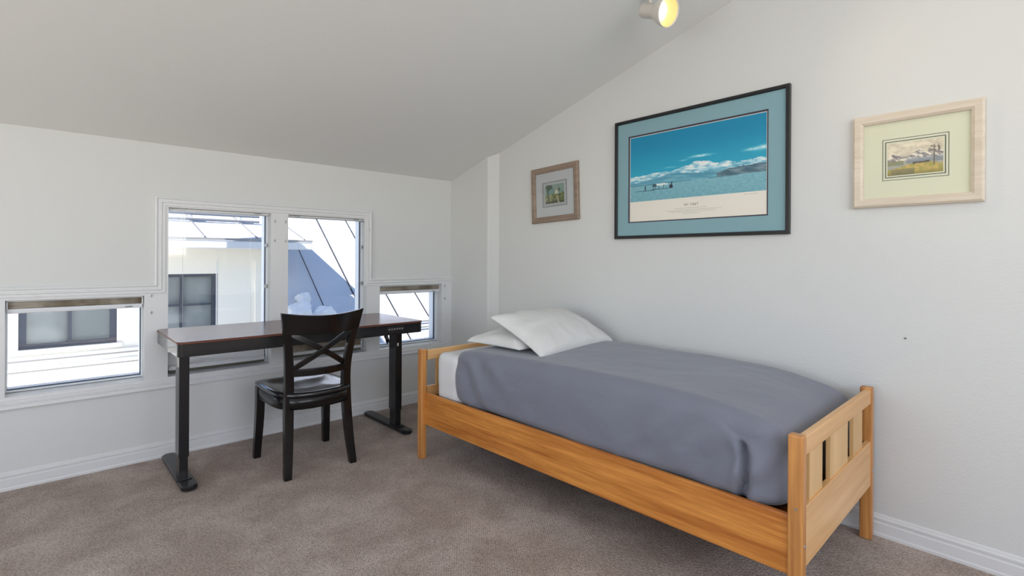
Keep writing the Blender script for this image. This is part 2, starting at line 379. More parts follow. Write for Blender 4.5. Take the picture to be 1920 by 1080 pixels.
# small dark nail left in the right wall
bm = bmesh.new(); lathe(bm, [(0, .004), (.004, .004), (.006, .002)], (XW-.0005, .478, .885), (-1, 0, 0), 10, True)
tag(fin(bm, 'wall_nail', mat('nail', (.2, .2, .2), .6)), 'tiny grey nail in the bare white wall right of the bed', 'nail')

# ------------------------------------------------------------------ bed
BA = 0.0185
bed = empty('bed_frame', (0, 0, 0), BA, label='honey pine single bed frame with slatted ends along the right wall', cat='bed')
U0, U1, V0, V1 = 1.770, 2.712, .530, 2.668
PT = .665
def post(u0, u1, v0, v1, top=PT):
    box('post', (u0, u1, v0, v1, 0, top), M_PINEZ, bed, bevel=.006, seg=3)
def bed_end(v, out):       # v = plane of the outer face, out = -1 foot, +1 head
    a, b = U0+.036, U1-.036
    def yy(p, q): return (min(v-out*p, v-out*q), max(v-out*p, v-out*q))
    y0, y1 = yy(.004, .030); box('top_rail', (a, b, y0, y1, .594, .656), M_PINEX, bed, bevel=.005, seg=3)
    # lower panel with a very shallow arch underneath
    bm = bmesh.new(); N = 24; y0, y1 = yy(.004, .026); top = []; 
    ring = lambda y: [(a+(b-a)*i/N, y, .238+.020*math.sin(math.pi*min(1, max(0, (i/N-.12)/.9)))**.7*(.5 if i/N < .5 else 1) if 0 else .238) for i in range(N+1)] + [(b, y, .432), (a, y, .432)]
    loft(bm, [ring(y0), ring(y1)]); fin(bm, 'lower_panel', M_PINEX, bed, bevel=.003)
    y0, y1 = yy(.011, .027)
    for (p, q) in ((U0+.104, U0+.242), (U0+.335, U0+.566), (U0+.652, U0+.790)):
        box('slat', (p, q, y0, y1, .428, .598), M_PINES, bed, bevel=.002)
post(U0, U0+.038, V0, V0+.046); post(U1-.038, U1, V0, V0+.046)
post(U0-.018, U0+.020, V1-.046, V1); post(U1-.038, U1, V1-.046, V1)
bed_end(V0, -1); bed_end(V1, 1)
bm = bmesh.new()   # side rails with a rounded upper edge
for name, u in (('side_rail', U0+.008), ('side_rail', U1-.030)):
    b_ = bmesh.new()
    def rr(v, du): return [(u+du, v, .208), (u+du+.022, v, .208), (u+du+.022, v, .402), (u+du, v, .402)]
    loft(b_, [rr(V0+.040, .004), rr(V1-.040, -.004 if u < 2.2 else 0)])
    fin(b_, name, M_PINE, bed, bevel=.006, seg=3)
box('deck_board', (U0+.032, U1-.032, V0+.03, V1-.03, .355, .372), M_PLY, bed)
for (u, v, z) in ((U0-.0005, V0+.020, .432),):
    bm = bmesh.new(); lathe(bm, [(0, .0045), (.002, .004)], (u, v, z), (-1, 0, 0), 12, True); fin(bm, 'bolt', M_SCREW, bed)
for (u, v, z) in ((U0+.020, V0-.0005, .315), (U1-.020, V0-.0005, .30)):
    bm = bmesh.new(); lathe(bm, [(0, .006), (.002, .0055)], (u, v, z), (0, -1, 0), 14, True); fin(bm, 'bolt', M_SCREW, bed)

def soft_box(name, lo, hi, Rr, m, res=.02, disp=None, parent=None, loc=(0, 0, 0), rz=0):
    """rounded box surface with per-vertex displacement"""
    lo, hi = Vector(lo), Vector(hi); bm = bmesh.new(); cache = {}
    R3 = Vector(Rr) if not isinstance(Rr, (int, float)) else Vector((Rr,)*3)
    def vert(p):
        key = tuple(round(c, 5) for c in p)
        if key in cache: return cache[key]
        c = Vector([min(max(p[i], lo[i]+R3[i]), hi[i]-R3[i]) for i in range(3)]); d = Vector(p)-c
        e = Vector([d[i]/R3[i] for i in range(3)])
        if e.length > 1e-6: e.normalize(); q = c+Vector([e[i]*R3[i] for i in range(3)]); nrm = Vector([e[i]/R3[i] for i in range(3)]).normalized()
        else: q = c; nrm = Vector((0, 0, 1))
        if disp: q = q+disp(q, nrm)
        cache[key] = bm.verts.new(q); return cache[key]
    def steps(i):
        n = max(4, int((hi[i]-lo[i])/res)); return [lo[i]+(hi[i]-lo[i])*k/n for k in range(n+1)]
    for ax in range(3):
        a, b = [i for i in range(3) if i != ax]; A, B = steps(a), steps(b)
        for s in (lo[ax], hi[ax]):
            for i in range(len(A)-1):
                for j in range(len(B)-1):
                    q = []
                    for (x, y) in ((A[i], B[j]), (A[i+1], B[j]), (A[i+1], B[j+1]), (A[i], B[j+1])):
                        p = [0, 0, 0]; p[ax] = s; p[a] = x; p[b] = y; q.append(vert(p))
                    try: bm.faces.new(q)
                    except ValueError: pass
    o = fin(bm, name, m, parent, smooth=True); o.location = loc; o.rotation_euler = (0, 0, rz); return o
NZ = lambda x, y, z: noise.noise(Vector((x, y, z)))
mt = soft_box('mattress', (U0+.034, V0+.15, .374), (U1-.034, 2.545, .655), (.035, .035, .045), M_SHEET, .025,
              lambda p, n: Vector((-0.0+.045*min(1, max(0, (2.36-p.y)/.06)) * (1 if p.x < 2.2 else -1), 0, (-.03*min(1, max(0, (2.36-p.y)/.06))-.07*min(1, max(0, (1.1-p.y)/.4))) * (1 if p.z > .5 else 0)))+n*(.004*NZ(p.x*6, p.y*4, p.z*14)+.003*math.sin(p.z*60+p.y*9)*(1 if abs(n.z) < .5 else 0)*.6))
mt.rotation_euler = (0, 0, BA)
tag(mt, 'single mattress in a white fitted sheet on the pine bed frame', 'mattress')
def gauss(x, s): return math.exp(-(x/s)**2)
def duvet_disp(p, n):
    d = Vector((0, 0, 0)); u, v, z = p
    top = max(0, n.z); side = max(0, -n.x)
    # loft of the filling along the bed, head side flatter
    d += Vector((0, 0, 1))*top*(.030*math.sin(math.pi*min(1, max(0, (v-.56)/1.75)))-.004 + .012*NZ(u*2.2, v*1.6, 1.0)+.006*gauss(v-2.36, .025))
    d += n*(.010*NZ(u*3, v*2.3, z*3)+.006*NZ(u*9, v*7, z*9))*(.4+.6*side)
    # bulging side
    d += Vector((-1, 0, 0))*side*(.014*math.sin(math.pi*min(1, max(0, (z-.40)/.28))))
    # tension folds near the foot corner on the visible side
    w = side*gauss(v-.86, .36)
    d += n*w*.014*math.sin((v*30+z*34)+2.5*NZ(v*5, z*5, 2))*max(0, 1-abs(z-.50)/.17)
    w2 = side*gauss(v-2.15, .22)
    d += n*w2*.009*math.sin((v*26-z*30)+2*NZ(v*6, z*6, 5))
    # tucked corner: deep vertical crease with a puffed lip
    cz = min(1, max(0, (.615-z)/.03))*min(1, max(0, (z-.36)/.03))
    vc = .735-.02*math.sin((z-.4)*14)
    d += n*(-.048*gauss(v-vc, .013)+.016*gauss(v-vc+.032, .028)+.010*gauss(v-vc-.028, .022))*cz*max(side, .0)
    for k in range(6):   # gathers radiating from the top of the crease
        a = R_(35+k*24); dx, dz = v-.735, z-.612; r = math.hypot(dx, dz)
        if r < .10 and r > .004:
            da = abs(math.atan2(dz, dx)-a); d += n*(-.014)*gauss(da, .16)*(1-r/.10)*side
    k = min(1, max(0, (.99-v)/.40)); d += Vector((0, 0, -.068*k*k*min(1, max(0, (z-.45)/.2))*(.55+.45*min(1, max(0, (u-1.8)/.5)))))
    return d
dv = soft_box('duvet', (U0+.028, V0+.056, .374), (U1-.026, 2.385, .695), (.070, .11, .060), M_DUVET, .009, duvet_disp)
dv.rotation_euler = (0, 0, BA)
tag(dv, 'slate grey duvet spread over the bed with a tucked foot corner', 'duvet')

def pillow(name, A, B, C, D, th, m, label, low=.45, seed=0, group='white pillows at the head of the bed'):
    """A,B,C,D corners in order; puffy above, flatter below"""
    A, B, C, D = map(Vector, (A, B, C, D)); cen = (A+B+C+D)/4; nrm = (B-A).cross(D-A).normalized()
    if nrm.z < 0: nrm = -nrm
    N = 44; bm = bmesh.new(); top = {}; bot = {}
    for i in range(N+1):
        for j in range(N+1):
            s, t = i/N, j/N; x, y = 2*s-1, 2*t-1
            # edges pull inwards between the corners
            ins = .055
            s2 = .5+(s-.5)*(1-ins*(1-y*y)); t2 = .5+(t-.5)*(1-ins*(1-x*x))
            P = A*(1-s2)*(1-t2)+B*s2*(1-t2)+C*s2*t2+D*(1-s2)*t2
            h = max(0, (1-x**2))**.5*max(0, (1-y**2))**.5; h = h**.85
            wr = .008*NZ(x*2.2+seed, y*2.2, seed)+.005*NZ(x*7+seed, y*3, seed)+.0045*math.sin(5*math.atan2(y, x)*2+seed+3*NZ(x*2, y*2, 4))*(max(abs(x), abs(y))**3)
            edge = min(1, 6*h)
            top[i, j] = P+nrm*(h*th+wr*edge+.002)
            bot[i, j] = P-nrm*(h*th*low+.002)
    def sheet(D_, flip):
        V = {k: bm.verts.new(p-cen) for k, p in D_.items()}
        for i in range(N):
            for j in range(N):
                f = (V[i, j], V[i+1, j], V[i+1, j+1], V[i, j+1]); bm.faces.new(f[::-1] if flip else f)
        return V
    a = sheet(top, False); b = sheet(bot, True)
    edge = [(i, 0) for i in range(N)]+[(N, j) for j in range(N)]+[(N-i, N) for i in range(N)]+[(0, N-j) for j in range(N)]
    for k in range(len(edge)):
        p, q = edge[k], edge[(k+1) % len(edge)]; bm.faces.new((a[p], a[q], b[q], b[p]))
    o = fin(bm, name, m, None, smooth=True); o.location = cen
    return tag(o, label, 'pillow', group)
pillow('pillow', (1.915, 2.02, .725), (2.58, 2.03, .735), (2.58, 2.50, .735), (1.925, 2.50, .715), .085, M_PILLOW,
       'white pillow lying flat underneath the other at the bed head', .25, 3)
pillow('pillow', (1.925, 1.865, .704), (2.665, 1.945, .706), (2.66, 2.37, .868), (1.945, 2.305, .876), .085, M_PILLOW,
       'white pillow leaning on top of the other one', .12, 8)

# ------------------------------------------------------------------ desk
DX0, DX1, DY0, DY1, DZ = .513, 1.975, 3.055, 3.712, .785
desk = empty('standing_desk', ((DX0+DX1)/2, (DY0+DY1)/2, 0), label='standing desk with mahogany top on two black steel legs under the windows', cat='desk')
dloc = desk.location
def dk(o): o.location = -Vector(dloc); return o
def rrect(x0, x1, y0, y1, r, n=7):
    P = []
    for cx, cy, a0 in ((x1-r, y1-r, 0), (x0+r, y1-r, 90), (x0+r, y0+r, 180), (x1-r, y0+r, 270)):
        for k in range(n+1):
            a = R_(a0+90*k/n); P.append((cx+r*math.cos(a), cy+r*math.sin(a)))
    return P
def prism(name, P, z0, z1, m, parent, e=0, **k):
    bm = bmesh.new(); cx = sum(p[0] for p in P)/len(P); cy = sum(p[1] for p in P)/len(P)
    def ring(z, s):
        return [(x-(s if x > cx else -s), y-(s if y > cy else -s), z) for x, y in P]
    rings = [ring(z0, e), ring(z0+e, 0), ring(z1-e, 0), ring(z1, e)] if e else [ring(z0, 0), ring(z1, 0)]
    loft(bm, rings); return fin(bm, name, m, parent, **k)
P = rrect(DX0, DX1, DY0, DY1, .035)
dk(prism('table_top', P, DZ-.013, DZ-.002, M_DESKEDGE, desk, .002))
P2 = rrect(DX0+.002, DX1-.002, DY0+.002, DY1-.002, .034)
dk(prism('veneer', P2, DZ-.0025, DZ, M_DESKTOP, desk))
# apron: four sides with rounded corners, drawer front in the middle
bm = bmesh.new(); Po = rrect(DX0+.003, DX1-.003, DY0+.003, DY1-.003, .034); Pi = rrect(DX0+.020, DX1-.020, DY0+.020, DY1-.020, .018)
A0, A1 = DZ-.078, DZ-.0135
for ring_a, ring_b in ((Po, Pi),):
    vo0 = [bm.verts.new((x, y, A0)) for x, y in Po]; vo1 = [bm.verts.new((x, y, A1)) for x, y in Po]
    vi0 = [bm.verts.new((x, y, A0)) for x, y in Pi]; vi1 = [bm.verts.new((x, y, A1)) for x, y in Pi]
    n = len(Po)
    for i in range(n):
        j = (i+1) % n
        bm.faces.new((vo0[i], vo0[j], vo1[j], vo1[i])); bm.faces.new((vi0[i], vi1[i], vi1[j], vi0[j]))
        bm.faces.new((vo0[i], vi0[i], vi0[j], vo0[j])); bm.faces.new((vo1[i], vo1[j], vi1[j], vi1[i]))
dk(fin(bm, 'apron', M_BLACKM, desk, smooth=False))
dk(box('drawer', (.908, 1.50, DY0-.0015, DY0+.012, A0+.001, A1-.004), M_BLACKD, desk, bevel=.0015))
ctrl = dk(box('control_panel', (1.690, 1.815, DY0-.001, DY0+.010, A0+.020, A1-.008), M_BLACKD, desk, bevel=.001))
for k in range(6):
    x = 1.702+k*.0195
    box('button', (x, x+.010, DY0-.0022, DY0-.0008, A0+.034, A0+.043), mat('button_mark', (.28, .28, .28), .4) if k == 0 else bpy.data.materials['button_mark'], ctrl)
for (x0, x1, fx0, fx1) in ((.546, .594, .540, .617), (1.842, 1.892, 1.842, 1.918)):
    leg = dk(box('leg', (x0, x1, 3.205, 3.300, .145, A1-.02), M_BLACKM, desk, bevel=.003))
    box('inner_column', (x0+.004, x1-.004, 3.210, 3.294, .028, .15), M_BLACKM, leg, bevel=.003)
    f = dk(prism('foot', rrect(fx0, fx1, 3.085, 3.700, .030), .004, .030, M_BLACKM, desk, .006, smooth=False))
    box('mount_plate', (x0-.012, x1+.012, 3.190, 3.315, .0295, .036), M_BLACKM, f, bevel=.002)
    for y in (3.12, 3.665):
        bm = bmesh.new(); lathe(bm, [(-.004, .016), (.001, .016)], ((fx0+fx1)/2, y, .004), (0, 0, 1) if 0 else (0, .0001, 1), 14, True); fin(bm, 'glide', M_BLACKM, f)
    if x0 > 1:
        bm = bmesh.new(); add_box(bm, x0+.012, x0+.021, 3.2035, 3.2052, .600, .622); fin(bm, 'sticker', mat('white_sticker', (.75, .75, .75), .6), leg)
    dk(box('support_arm', (x0-.006, x1+.006, 3.10, 3.67, A1-.026, A1-.001), M_BLACKM, desk, bevel=.002))
dk(box('crossbar', (.60, 1.845, 3.235, 3.275, A1-.055, A1-.022), M_BLACKM, desk, bevel=.002))
# coil of black cable under the desk top
bm = bmesh.new(); pts = []
for k in range(64):
    a = k/63*2*math.pi*3.2; r = .030+.004*math.sin(a*1.7)
    pts.append((1.735+.25*r*math.cos(a+1)+.002*k/10, 3.15+r*.75*math.cos(a), .672+r*math.sin(a)*1.0))
tube(bm, pts, .0035, 6)
tube(bm, [(1.738, 3.155, .70), (1.76, 3.17, .712), (1.80, 3.19, .716), (1.84, 3.20, .70)], .004, 6)
fin(bm, 'power_cable', mat('cable_rubber', (.012, .012, .012), .25, spec=.6), None, smooth=True)
tag(bpy.data.objects['power_cable'], 'coiled black cable hanging under the right end of the desk', 'cable')

# ------------------------------------------------------------------ chair
CX = 1.190
chair = empty('dining_chair', (CX, 3.12, 0), label='black wooden cross-back chair facing the desk', cat='chair')
cl = Vector((CX, 3.12, 0))
def ck(o): o.location = -cl; return o
def interp(T, z):
    for (a, b) in zip(T, T[1:]):
        if z <= b[0]:
            t = (z-a[0])/(b[0]-a[0]); return [a[i]+(b[i]-a[i])*t for i in range(1, len(a))]
    return list(T[-1][1:])
def smooth_tab(T, n=26):
    out = []
    for k in range(n+1):
        z = T[0][0]+(T[-1][0]-T[0][0])*k/n; h = .05
        a, b, c = interp(T, max(T[0][0], z-h)), interp(T, z), interp(T, min(T[-1][0], z+h))
        out.append([z]+[(p+q*2+r)/4 for p, q, r in zip(a, b, c)])
    return out
# z, half distance of outer face, y of rear face, width x, depth y
POST = [(0, .2095, 2.876, .040, .037), (.12, .201, 2.898, .044, .041), (.30, .195, 2.921, .049, .044), (.46, .191, 2.932, .050, .044), (.58, .190, 2.928, .047, .036), (.74, .205, 2.899, .043, .031), (.84, .221, 2.875, .040, .029), (.905, .234, 2.858, .041, .028)]
for sgn in (-1, 1):
    bm = bmesh.new(); rings = []
    for z, h, y, wx, wy in smooth_tab(POST):
        xo, xi = CX+sgn*h, CX+sgn*(h-wx); rings.append([(xo, y, z), (xi, y, z), (xi, y+wy, z), (xo, y+wy, z)])
    loft(bm, rings); ck(fin(bm, 'rear_post', M_BLACKW, chair, bevel=.005, seg=3, angle=50))
def post_at(z): return interp(POST, z)
def bowed(name, z0f, z1f, inset, thick, bow, yoff=0, m=M_BLACKW, zmid=None, round_end=False, N=28):
    """board between the posts, bowed towards the rear (-y) in plan"""
    bm = bmesh.new(); rings = []
    for k in range(N+1):
        s = -1+2*k/N; z0, z1 = z0f(s), z1f(s); zm = (z0+z1)/2; R = []
        for z in (z0, z1):
            h, y, wx, wy = post_at(min(z, .905)); x = CX+s*(h-inset); yy = y+yoff-bow*(1-s*s)
            R.append((x, yy, z)); R.append((x, yy+thick, z))
        rings.append([R[0], R[1], R[3], R[2]])
    loft(bm, rings); return ck(fin(bm, name, m, chair, bevel=.004, seg=3, angle=50))
bowed('crest_rail', lambda s: .800-.010*(1-s*s)+.0*s, lambda s: .921-.022*(1-s*s), -.002, .028, .045, -.003)
bowed('lower_rail', lambda s: .552+.0*s, lambda s: .592+.0*s, .030, .022, .045, .006)
def diag(sgn, yoff):
    bm = bmesh.new(); rings = []; N = 22; wz = .0155
    for k in range(N+1):
        t = k/N; s = -1+2*t; z = (.590+(.800-.590)*t); h, y, wx, wy = post_at(z); hh = .158+(.183-.158)*t
        x = CX+sgn*s*hh; yy = y+.010+yoff-.045*(1-s*s*.9)
        dz, dx = wz*.82, wz*.58
        rings.append([(x+sgn*dx, yy, z-dz), (x+sgn*dx, yy+.014, z-dz), (x-sgn*dx, yy+.014, z+dz), (x-sgn*dx, yy, z+dz)])
    loft(bm, rings); ck(fin(bm, 'cross_slat', M_BLACKW, chair, bevel=.004, seg=3, angle=50))
diag(1, 0); diag(-1, .007)
# seat: rounded shield outline, rear edge bulging behind the posts
half = [(0, 2.872), (.06, 2.874), (.11, 2.884), (.16, 2.905), (.195, 2.945), (.217, 3.00), (.228, 3.08), (.231, 3.20), (.229, 3.32), (.222, 3.372), (.195, 3.392), (.10, 3.400), (0, 3.402)]
def outline(inset, ramp=1.0):
    P = []
    for x, y in half: P.append((x, y))
    for x, y in half[::-1][1:-1]: P.append((-x, y))
    cxm, cym = 0, 3.14; out = []
    for x, y in P:
        dx, dy = x-cxm, y-cym; L = math.hypot(dx, dy); f = (L-inset)/L; out.append((CX+dx*f, cym+dy*f))
    return out
bm = bmesh.new(); rings = []
for inset, z in ((.010, .440), (.002, .444), (0, .450), (.001, .457), (.006, .462)):
    rings.append([(x, y, z) for x, y in outline(inset)])
for inset, z in ((.03, .463), (.06, .460), (.10, .454), (.15, .450), (.19, .4495)):
    rings.append([(x, y, z+.003*math.cos((x-CX)*14)*(1 if inset > .08 else 0)) for x, y in outline(inset)])
loft(bm, rings); ck(fin(bm, 'seat', M_SEAT, chair, smooth=True))
bm = bmesh.new()
Po, Pi = outline(.010), outline(.030)
for (za, zb) in ((.372, .4405),):
    vo0 = [bm.verts.new((x, y, za)) for x, y in Po]; vo1 = [bm.verts.new((x, y, zb)) for x, y in Po]
    vi0 = [bm.verts.new((x, y, za)) for x, y in Pi]; vi1 = [bm.verts.new((x, y, zb)) for x, y in Pi]; n = len(Po)
    for i in range(n):
        j = (i+1) % n
        bm.faces.new((vo0[i], vo0[j], vo1[j], vo1[i])); bm.faces.new((vi0[i], vi1[i], vi1[j], vi0[j]))
        bm.faces.new((vo0[i], vi0[i], vi0[j], vo0[j])); bm.faces.new((vo1[i], vo1[j], vi1[j], vi1[i]))
ck(fin(bm, 'seat_apron', M_BLACKW, chair, smooth=True))
FL = [(0, .234, 3.374, .039, .039), (.10, .232, 3.367, .042, .042), (.25, .228, 3.357, .046, .046), (.442, .226, 3.352, .048, .048)]
for sgn in (-1, 1):
    bm = bmesh.new(); rings = []
    for z, h, y, wx, wy in smooth_tab(FL, 14):
        xo, xi = CX+sgn*h, CX+sgn*(h-wx); rings.append([(xo, y, z), (xi, y, z), (xi, y-wy, z), (xo, y-wy, z)])
    loft(bm, rings); ck(fin(bm, 'front_leg', M_BLACKW, chair, bevel=.004, seg=3, angle=50))

# ------------------------------------------------------------------ pictures
def painting(name, Y0, Y1, Z0, Z1, X, fn, parent, nx, ny, rough=.4):
    """flat print facing -X; s runs left to right as seen (from high Y to low Y), t bottom to top"""
    bm = bmesh.new(); lay = bm.loops.layers.float_color.new('ink'); V = {}
    for i in range(nx+1):
        for j in range(ny+1): V[i, j] = bm.verts.new((X, Y1+(Y0-Y1)*i/nx, Z0+(Z1-Z0)*j/ny))
    for i in range(nx):
        for j in range(ny):
            f = bm.faces.new((V[i, j], V[i+1, j], V[i+1, j+1], V[i, j+1])); c = [min(.92, k_/.70) for k_ in srgb([max(0, min(255, k)) for k in fn((i+.5)/nx, (j+.5)/ny)])]
            for l in f.loops: l[lay] = (*c, 1)
    me = bpy.data.meshes.new(name); bm.to_mesh(me); bm.free()
    return link(name, me, attr_mat(name+'_ink', rough), parent)
def frame_ring(name, y0, y1, z0, z1, w, t, m, parent, Xback, prof=None, mi=None):
    """mitred frame; prof = list of (distance inward 0..1, projection 0..1)"""
    prof = prof or [(0, 0), (0, .85), (.15, 1), (.8, 1), (1, .7), (1, 0)]
    bm = bmesh.new(); rings = []
    for sy, sz, yy, zz in ((1, 1, y0, z0), (-1, 1, y1, z0), (-1, -1, y1, z1), (1, -1, y0, z1)):
        rings.append([(Xback-q*t, yy+sy*p*w, zz+sz*p*w) for p, q in prof])
    rings.append(rings[0]); vr = [[bm.verts.new(p) for p in r] for r in rings[:4]]; vr.append(vr[0]); n = len(prof)
    for a, b in zip(vr, vr[1:]):
        for i in range(n): bm.faces.new((a[i], a[(i+1) % n], b[(i+1) % n], b[i]))
    return fin(bm, name, m, parent)
def mixc(a, b, t): t = max(0, min(1, t)); return tuple(a[i]+(b[i]-a[i])*t for i in range(3))
def fbm(x, y, s=0, o=4):
    return sum(noise.noise(Vector((x*2**k, y*2**k, s+k*7)))*.5**k for k in range(o))

# large print
XB = XW
big = empty('framed_print', (XW, 1.465, 1.72), label='large black-framed mountain poster with a teal mat above the bed', cat='picture')
def pk(o, e): o.location = -Vector(e.location); return o
pk(frame_ring('frame', .940, 1.990, 1.349, 2.097, .020, .025, mat('black_satin_frame', (.012, .012, .014), .28), big, XB-.001), big)
pk(box('backing', (XB-.006, XB-.001, .955, 1.975, 1.362, 2.084), M_BLACKD, big), big)
MATT = mat('teal_mat_board', srgb((140, 176, 186)), .8, spec=.2)
def matboard(name, m, parent, e, y0, y1, z0, z1, iy0, iy1, iz0, iz1, xb, xf):
    bm = bmesh.new(); o = [(y0, z0), (y1, z0), (y1, z1), (y0, z1)]; i_ = [(iy0, iz0), (iy1, iz0), (iy1, iz1), (iy0, iz1)]
    vo = [bm.verts.new((xf, a, b)) for a, b in o]; vi = [bm.verts.new((xf, a, b)) for a, b in i_]; vb = [bm.verts.new((xb, a, b)) for a, b in i_]; vbo = [bm.verts.new((xb, a, b)) for a, b in o]
    for k in range(4):
        j = (k+1) % 4
        bm.faces.new((vo[k], vo[j], vi[j], vi[k])); bm.faces.new((vi[k], vi[j], vb[j], vb[k])); bm.faces.new((vb[k], vb[j], vbo[j], vbo[k])); bm.faces.new((vbo[k], vbo[j], vo[j], vo[k]))
    return pk(fin(bm, name, m, parent), e)
matboard('mat', MATT, big, big, .957, 1.973, 1.364, 2.082, 1.044, 1.892, 1.448, 1.993, XB-.008, XB-.013)
matboard('inner_mat', mat('plum_mat_edge', srgb((70, 66, 78)), .8), big, big, 1.040, 1.896, 1.444, 1.997, 1.051, 1.883, 1.455, 1.984, XB-.007, XB-.0105)
def ridge(s, seed, base, amp, f=3): return base+amp*fbm(s*f, 0, seed, 5)
def poster(s, t):
    pb = .232
    if t < pb: return (206, 201, 192)
    if s < .006 or s > .994 or t > .992: return (214, 212, 206)
    t = (t-pb)/(1-pb)
    skyc = mixc((40, 150, 178), (0, 120, 158), (t-.35)/.5)
    pk_ = .075*gauss(s-.52, .10)+.035*gauss(s-.60, .16)+.025*gauss(s-.74, .04)+.03*gauss(s-.22, .12)+.02*gauss(s-.93, .05)
    hs = .415-.035*(1-s)*0+pk_+.03*fbm(s*9, 0, 3, 5)-.045*(1-s)
    # clouds
    if t > hs:
        c = skyc
        for cx, cz, wx, wz in ((.56, .565, .075, .016), (.44, .535, .03, .010), (.91, .545, .045, .022), (.99, .55, .05, .03), (.34, .46, .05, .008)):
            k = gauss(s-cx, wx)*gauss(t-cz-.01*fbm(s*12, t*12, 4), wz); c = mixc(c, (196, 214, 216), k*(.9 if cx > .5 else .55)*(1+.4*fbm(s*30, t*30, 9)))
        return c
    hm = .36-.07*(1-s)+.055*gauss(s-.36, .13)+.012*fbm(s*8, 0, 11)
    if t > hm:
        k = fbm(s*17+t*10, t*34-s*5, 5, 4); c = mixc((74, 146, 170), (208, 218, 222), .38+.85*k+4.5*(t-hm)); return c
    hh = .30+.115*gauss(max(0, .84-s), .085)-.02*max(0, s-.9)+.008*fbm(s*14, 0, 23)
    hp = .245
    if s > .68 and t < hh and t > hp+.006*fbm(s*9, 0, 2): 
        return mixc((112, 134, 144), (58, 88, 104), .5+1.3*fbm(s*12+t*20, t*24, 31)+.5*gauss(s-.78, .03))
    if t > hp:
        c = mixc((104, 160, 176), (72, 132, 156), .5+1.2*fbm(s*5+t*6, t*18, 17)+(.3-t)*1.5); return c
    c = mixc((116, 164, 176), (92, 142, 156), .4+.7*fbm(s*40, t*90, 19, 3)+(.12-t)*1.5)
    if abs(t-.238) < .004 and (s < .5 or .62 < s < .82): c = mixc(c, (52, 92, 106), .7)
    if abs(t-(.148+.05*s)) < .005 and .05 < s < .36: c = (44, 80, 96)
    def el(cx, cz, rx, rz): return ((s-cx)/rx)**2+((t-cz)/rz)**2 < 1
    def bar(x0, x1, z0, z1): return x0 < s < x1 and z0 < t < z1
    if el(.135, .185, .006, .035) or el(.135, .222, .004, .01): c = (26, 46, 62)
    if el(.262, .232, .040, .022) or bar(.295, .322, .222, .240): c = (196, 208, 206)
    if el(.212, .222, .018, .020): c = (56, 74, 84)
    for bx in (.203, .218, .250, .283): 
        if bar(bx-.0025, bx+.0025, .160, .215): c = (44, 66, 80)
    if el(.350, .250, .009, .030) or el(.345, .185, .014, .030) or bar(.346, .353, .19, .25): c = (28, 38, 56)
    return c
pk(painting('print', 1.051, 1.883, 1.455, 1.984, XB-.0072, poster, big, 230, 150), big)
ink = mat('grey_ink', srgb((120, 116, 110)), .7)
def text(txt, y_left, z, size, x, parent, e, m, name='lettering'):
    cu = bpy.data.curves.new(name, 'FONT'); cu.body = txt; cu.size = size; cu.space_character = 1.1; cu.extrude = .0001
    tmp = bpy.data.objects.new(name+'_tmp', cu); COL.objects.link(tmp); bpy.context.view_layer.update()
    me = bpy.data.meshes.new_from_object(tmp.evaluated_get(bpy.context.evaluated_depsgraph_get())); bpy.data.objects.remove(tmp)
    for v in me.vertices: v.co = Vector((x-v.co.z, y_left-v.co.x, z+v.co.y))
    return pk(link(name, me, m, parent), e)
text('MY TIBET', 1.512, 1.530, .0195, XB-.0075, big, big, ink)
# the finer lines of small print stay as faint broken rules, too small to read
M_FAINT = mat('faint_ink', srgb((168, 163, 154)), .7); random.seed(3)
for (y1_, y0_, z) in ((1.570, 1.375, 1.5175), (1.625, 1.290, 1.506), (1.600, 1.320, 1.497), (1.520, 1.415, 1.488), (1.17, 1.09, 1.567)):
    pts = []; y = y1_; up = True
    while y > y0_:
        h = random.uniform(.0006, .0011); pts += [(y, h), (y-.004, h*.6)]; y -= .008
    bm = bmesh.new(); top = [(XB-.0076, y, z+h) for y, h in pts]; bot = [(XB-.0076, y, z-h) for y, h in pts]
    tv = [bm.verts.new(p) for p in top]; bv = [bm.verts.new(p) for p in bot]
    for k in range(len(pts)-1): bm.faces.new((tv[k], tv[k+1], bv[k+1], bv[k]))
    pk(fin(bm, 'small_print', M_FAINT, big), big)
pk(box('glazing', (XB-.0155, XB-.0145, .957, 1.973, 1.364, 2.082), M_PICGLASS, big), big)

# small square print, hung slightly askew
def small_frame(ename, cy, cz, hw, hh, fw, t, label, fm, mm, lines, img, fn, rot, nx, ny, linec=(70, 76, 74)):
    e = empty(ename, (XW, cy, cz), label=label, cat='picture'); e.rotation_euler = (rot, 0, 0)
    g = bmesh.new(); g.free()
    frame_ring('frame', -hw, hw, -hh, hh, fw, t, fm, e, -.001, [(0, 0), (0, .75), (.2, 1), (.75, .95), (.93, .75), (1, .7), (1, 0)])
    iy, iz = hw-fw+.002, hh-fw+.002
    box('backing', (-.005, -.001, -iy-.004, iy+.004, -iz-.004, iz+.004), M_BLACKD, e)
    box('mat', (-.009, -.005, -iy, iy, -iz, iz), mm, e)
    (a, b, c, d) = img; painting('print', a, b, c, d, -.0094, fn, e, nx, ny)
    lm = mat(ename+'_rule', srgb(linec), .7)
    for (a, b, c, d, w) in lines:
        bm = bmesh.new()
        for (p, q, r, s_) in ((a, b, c, c+w), (a, b, d-w, d), (a, a+w, c, d), (b-w, b, c, d)): add_box(bm, -.0098, -.0089, p, q, r, s_)
        fin(bm, 'ruled_border', lm, e)
    box('glazing', (-.0125, -.0118, -iy, iy, -iz, iz), M_PICGLASS, e)
    return e
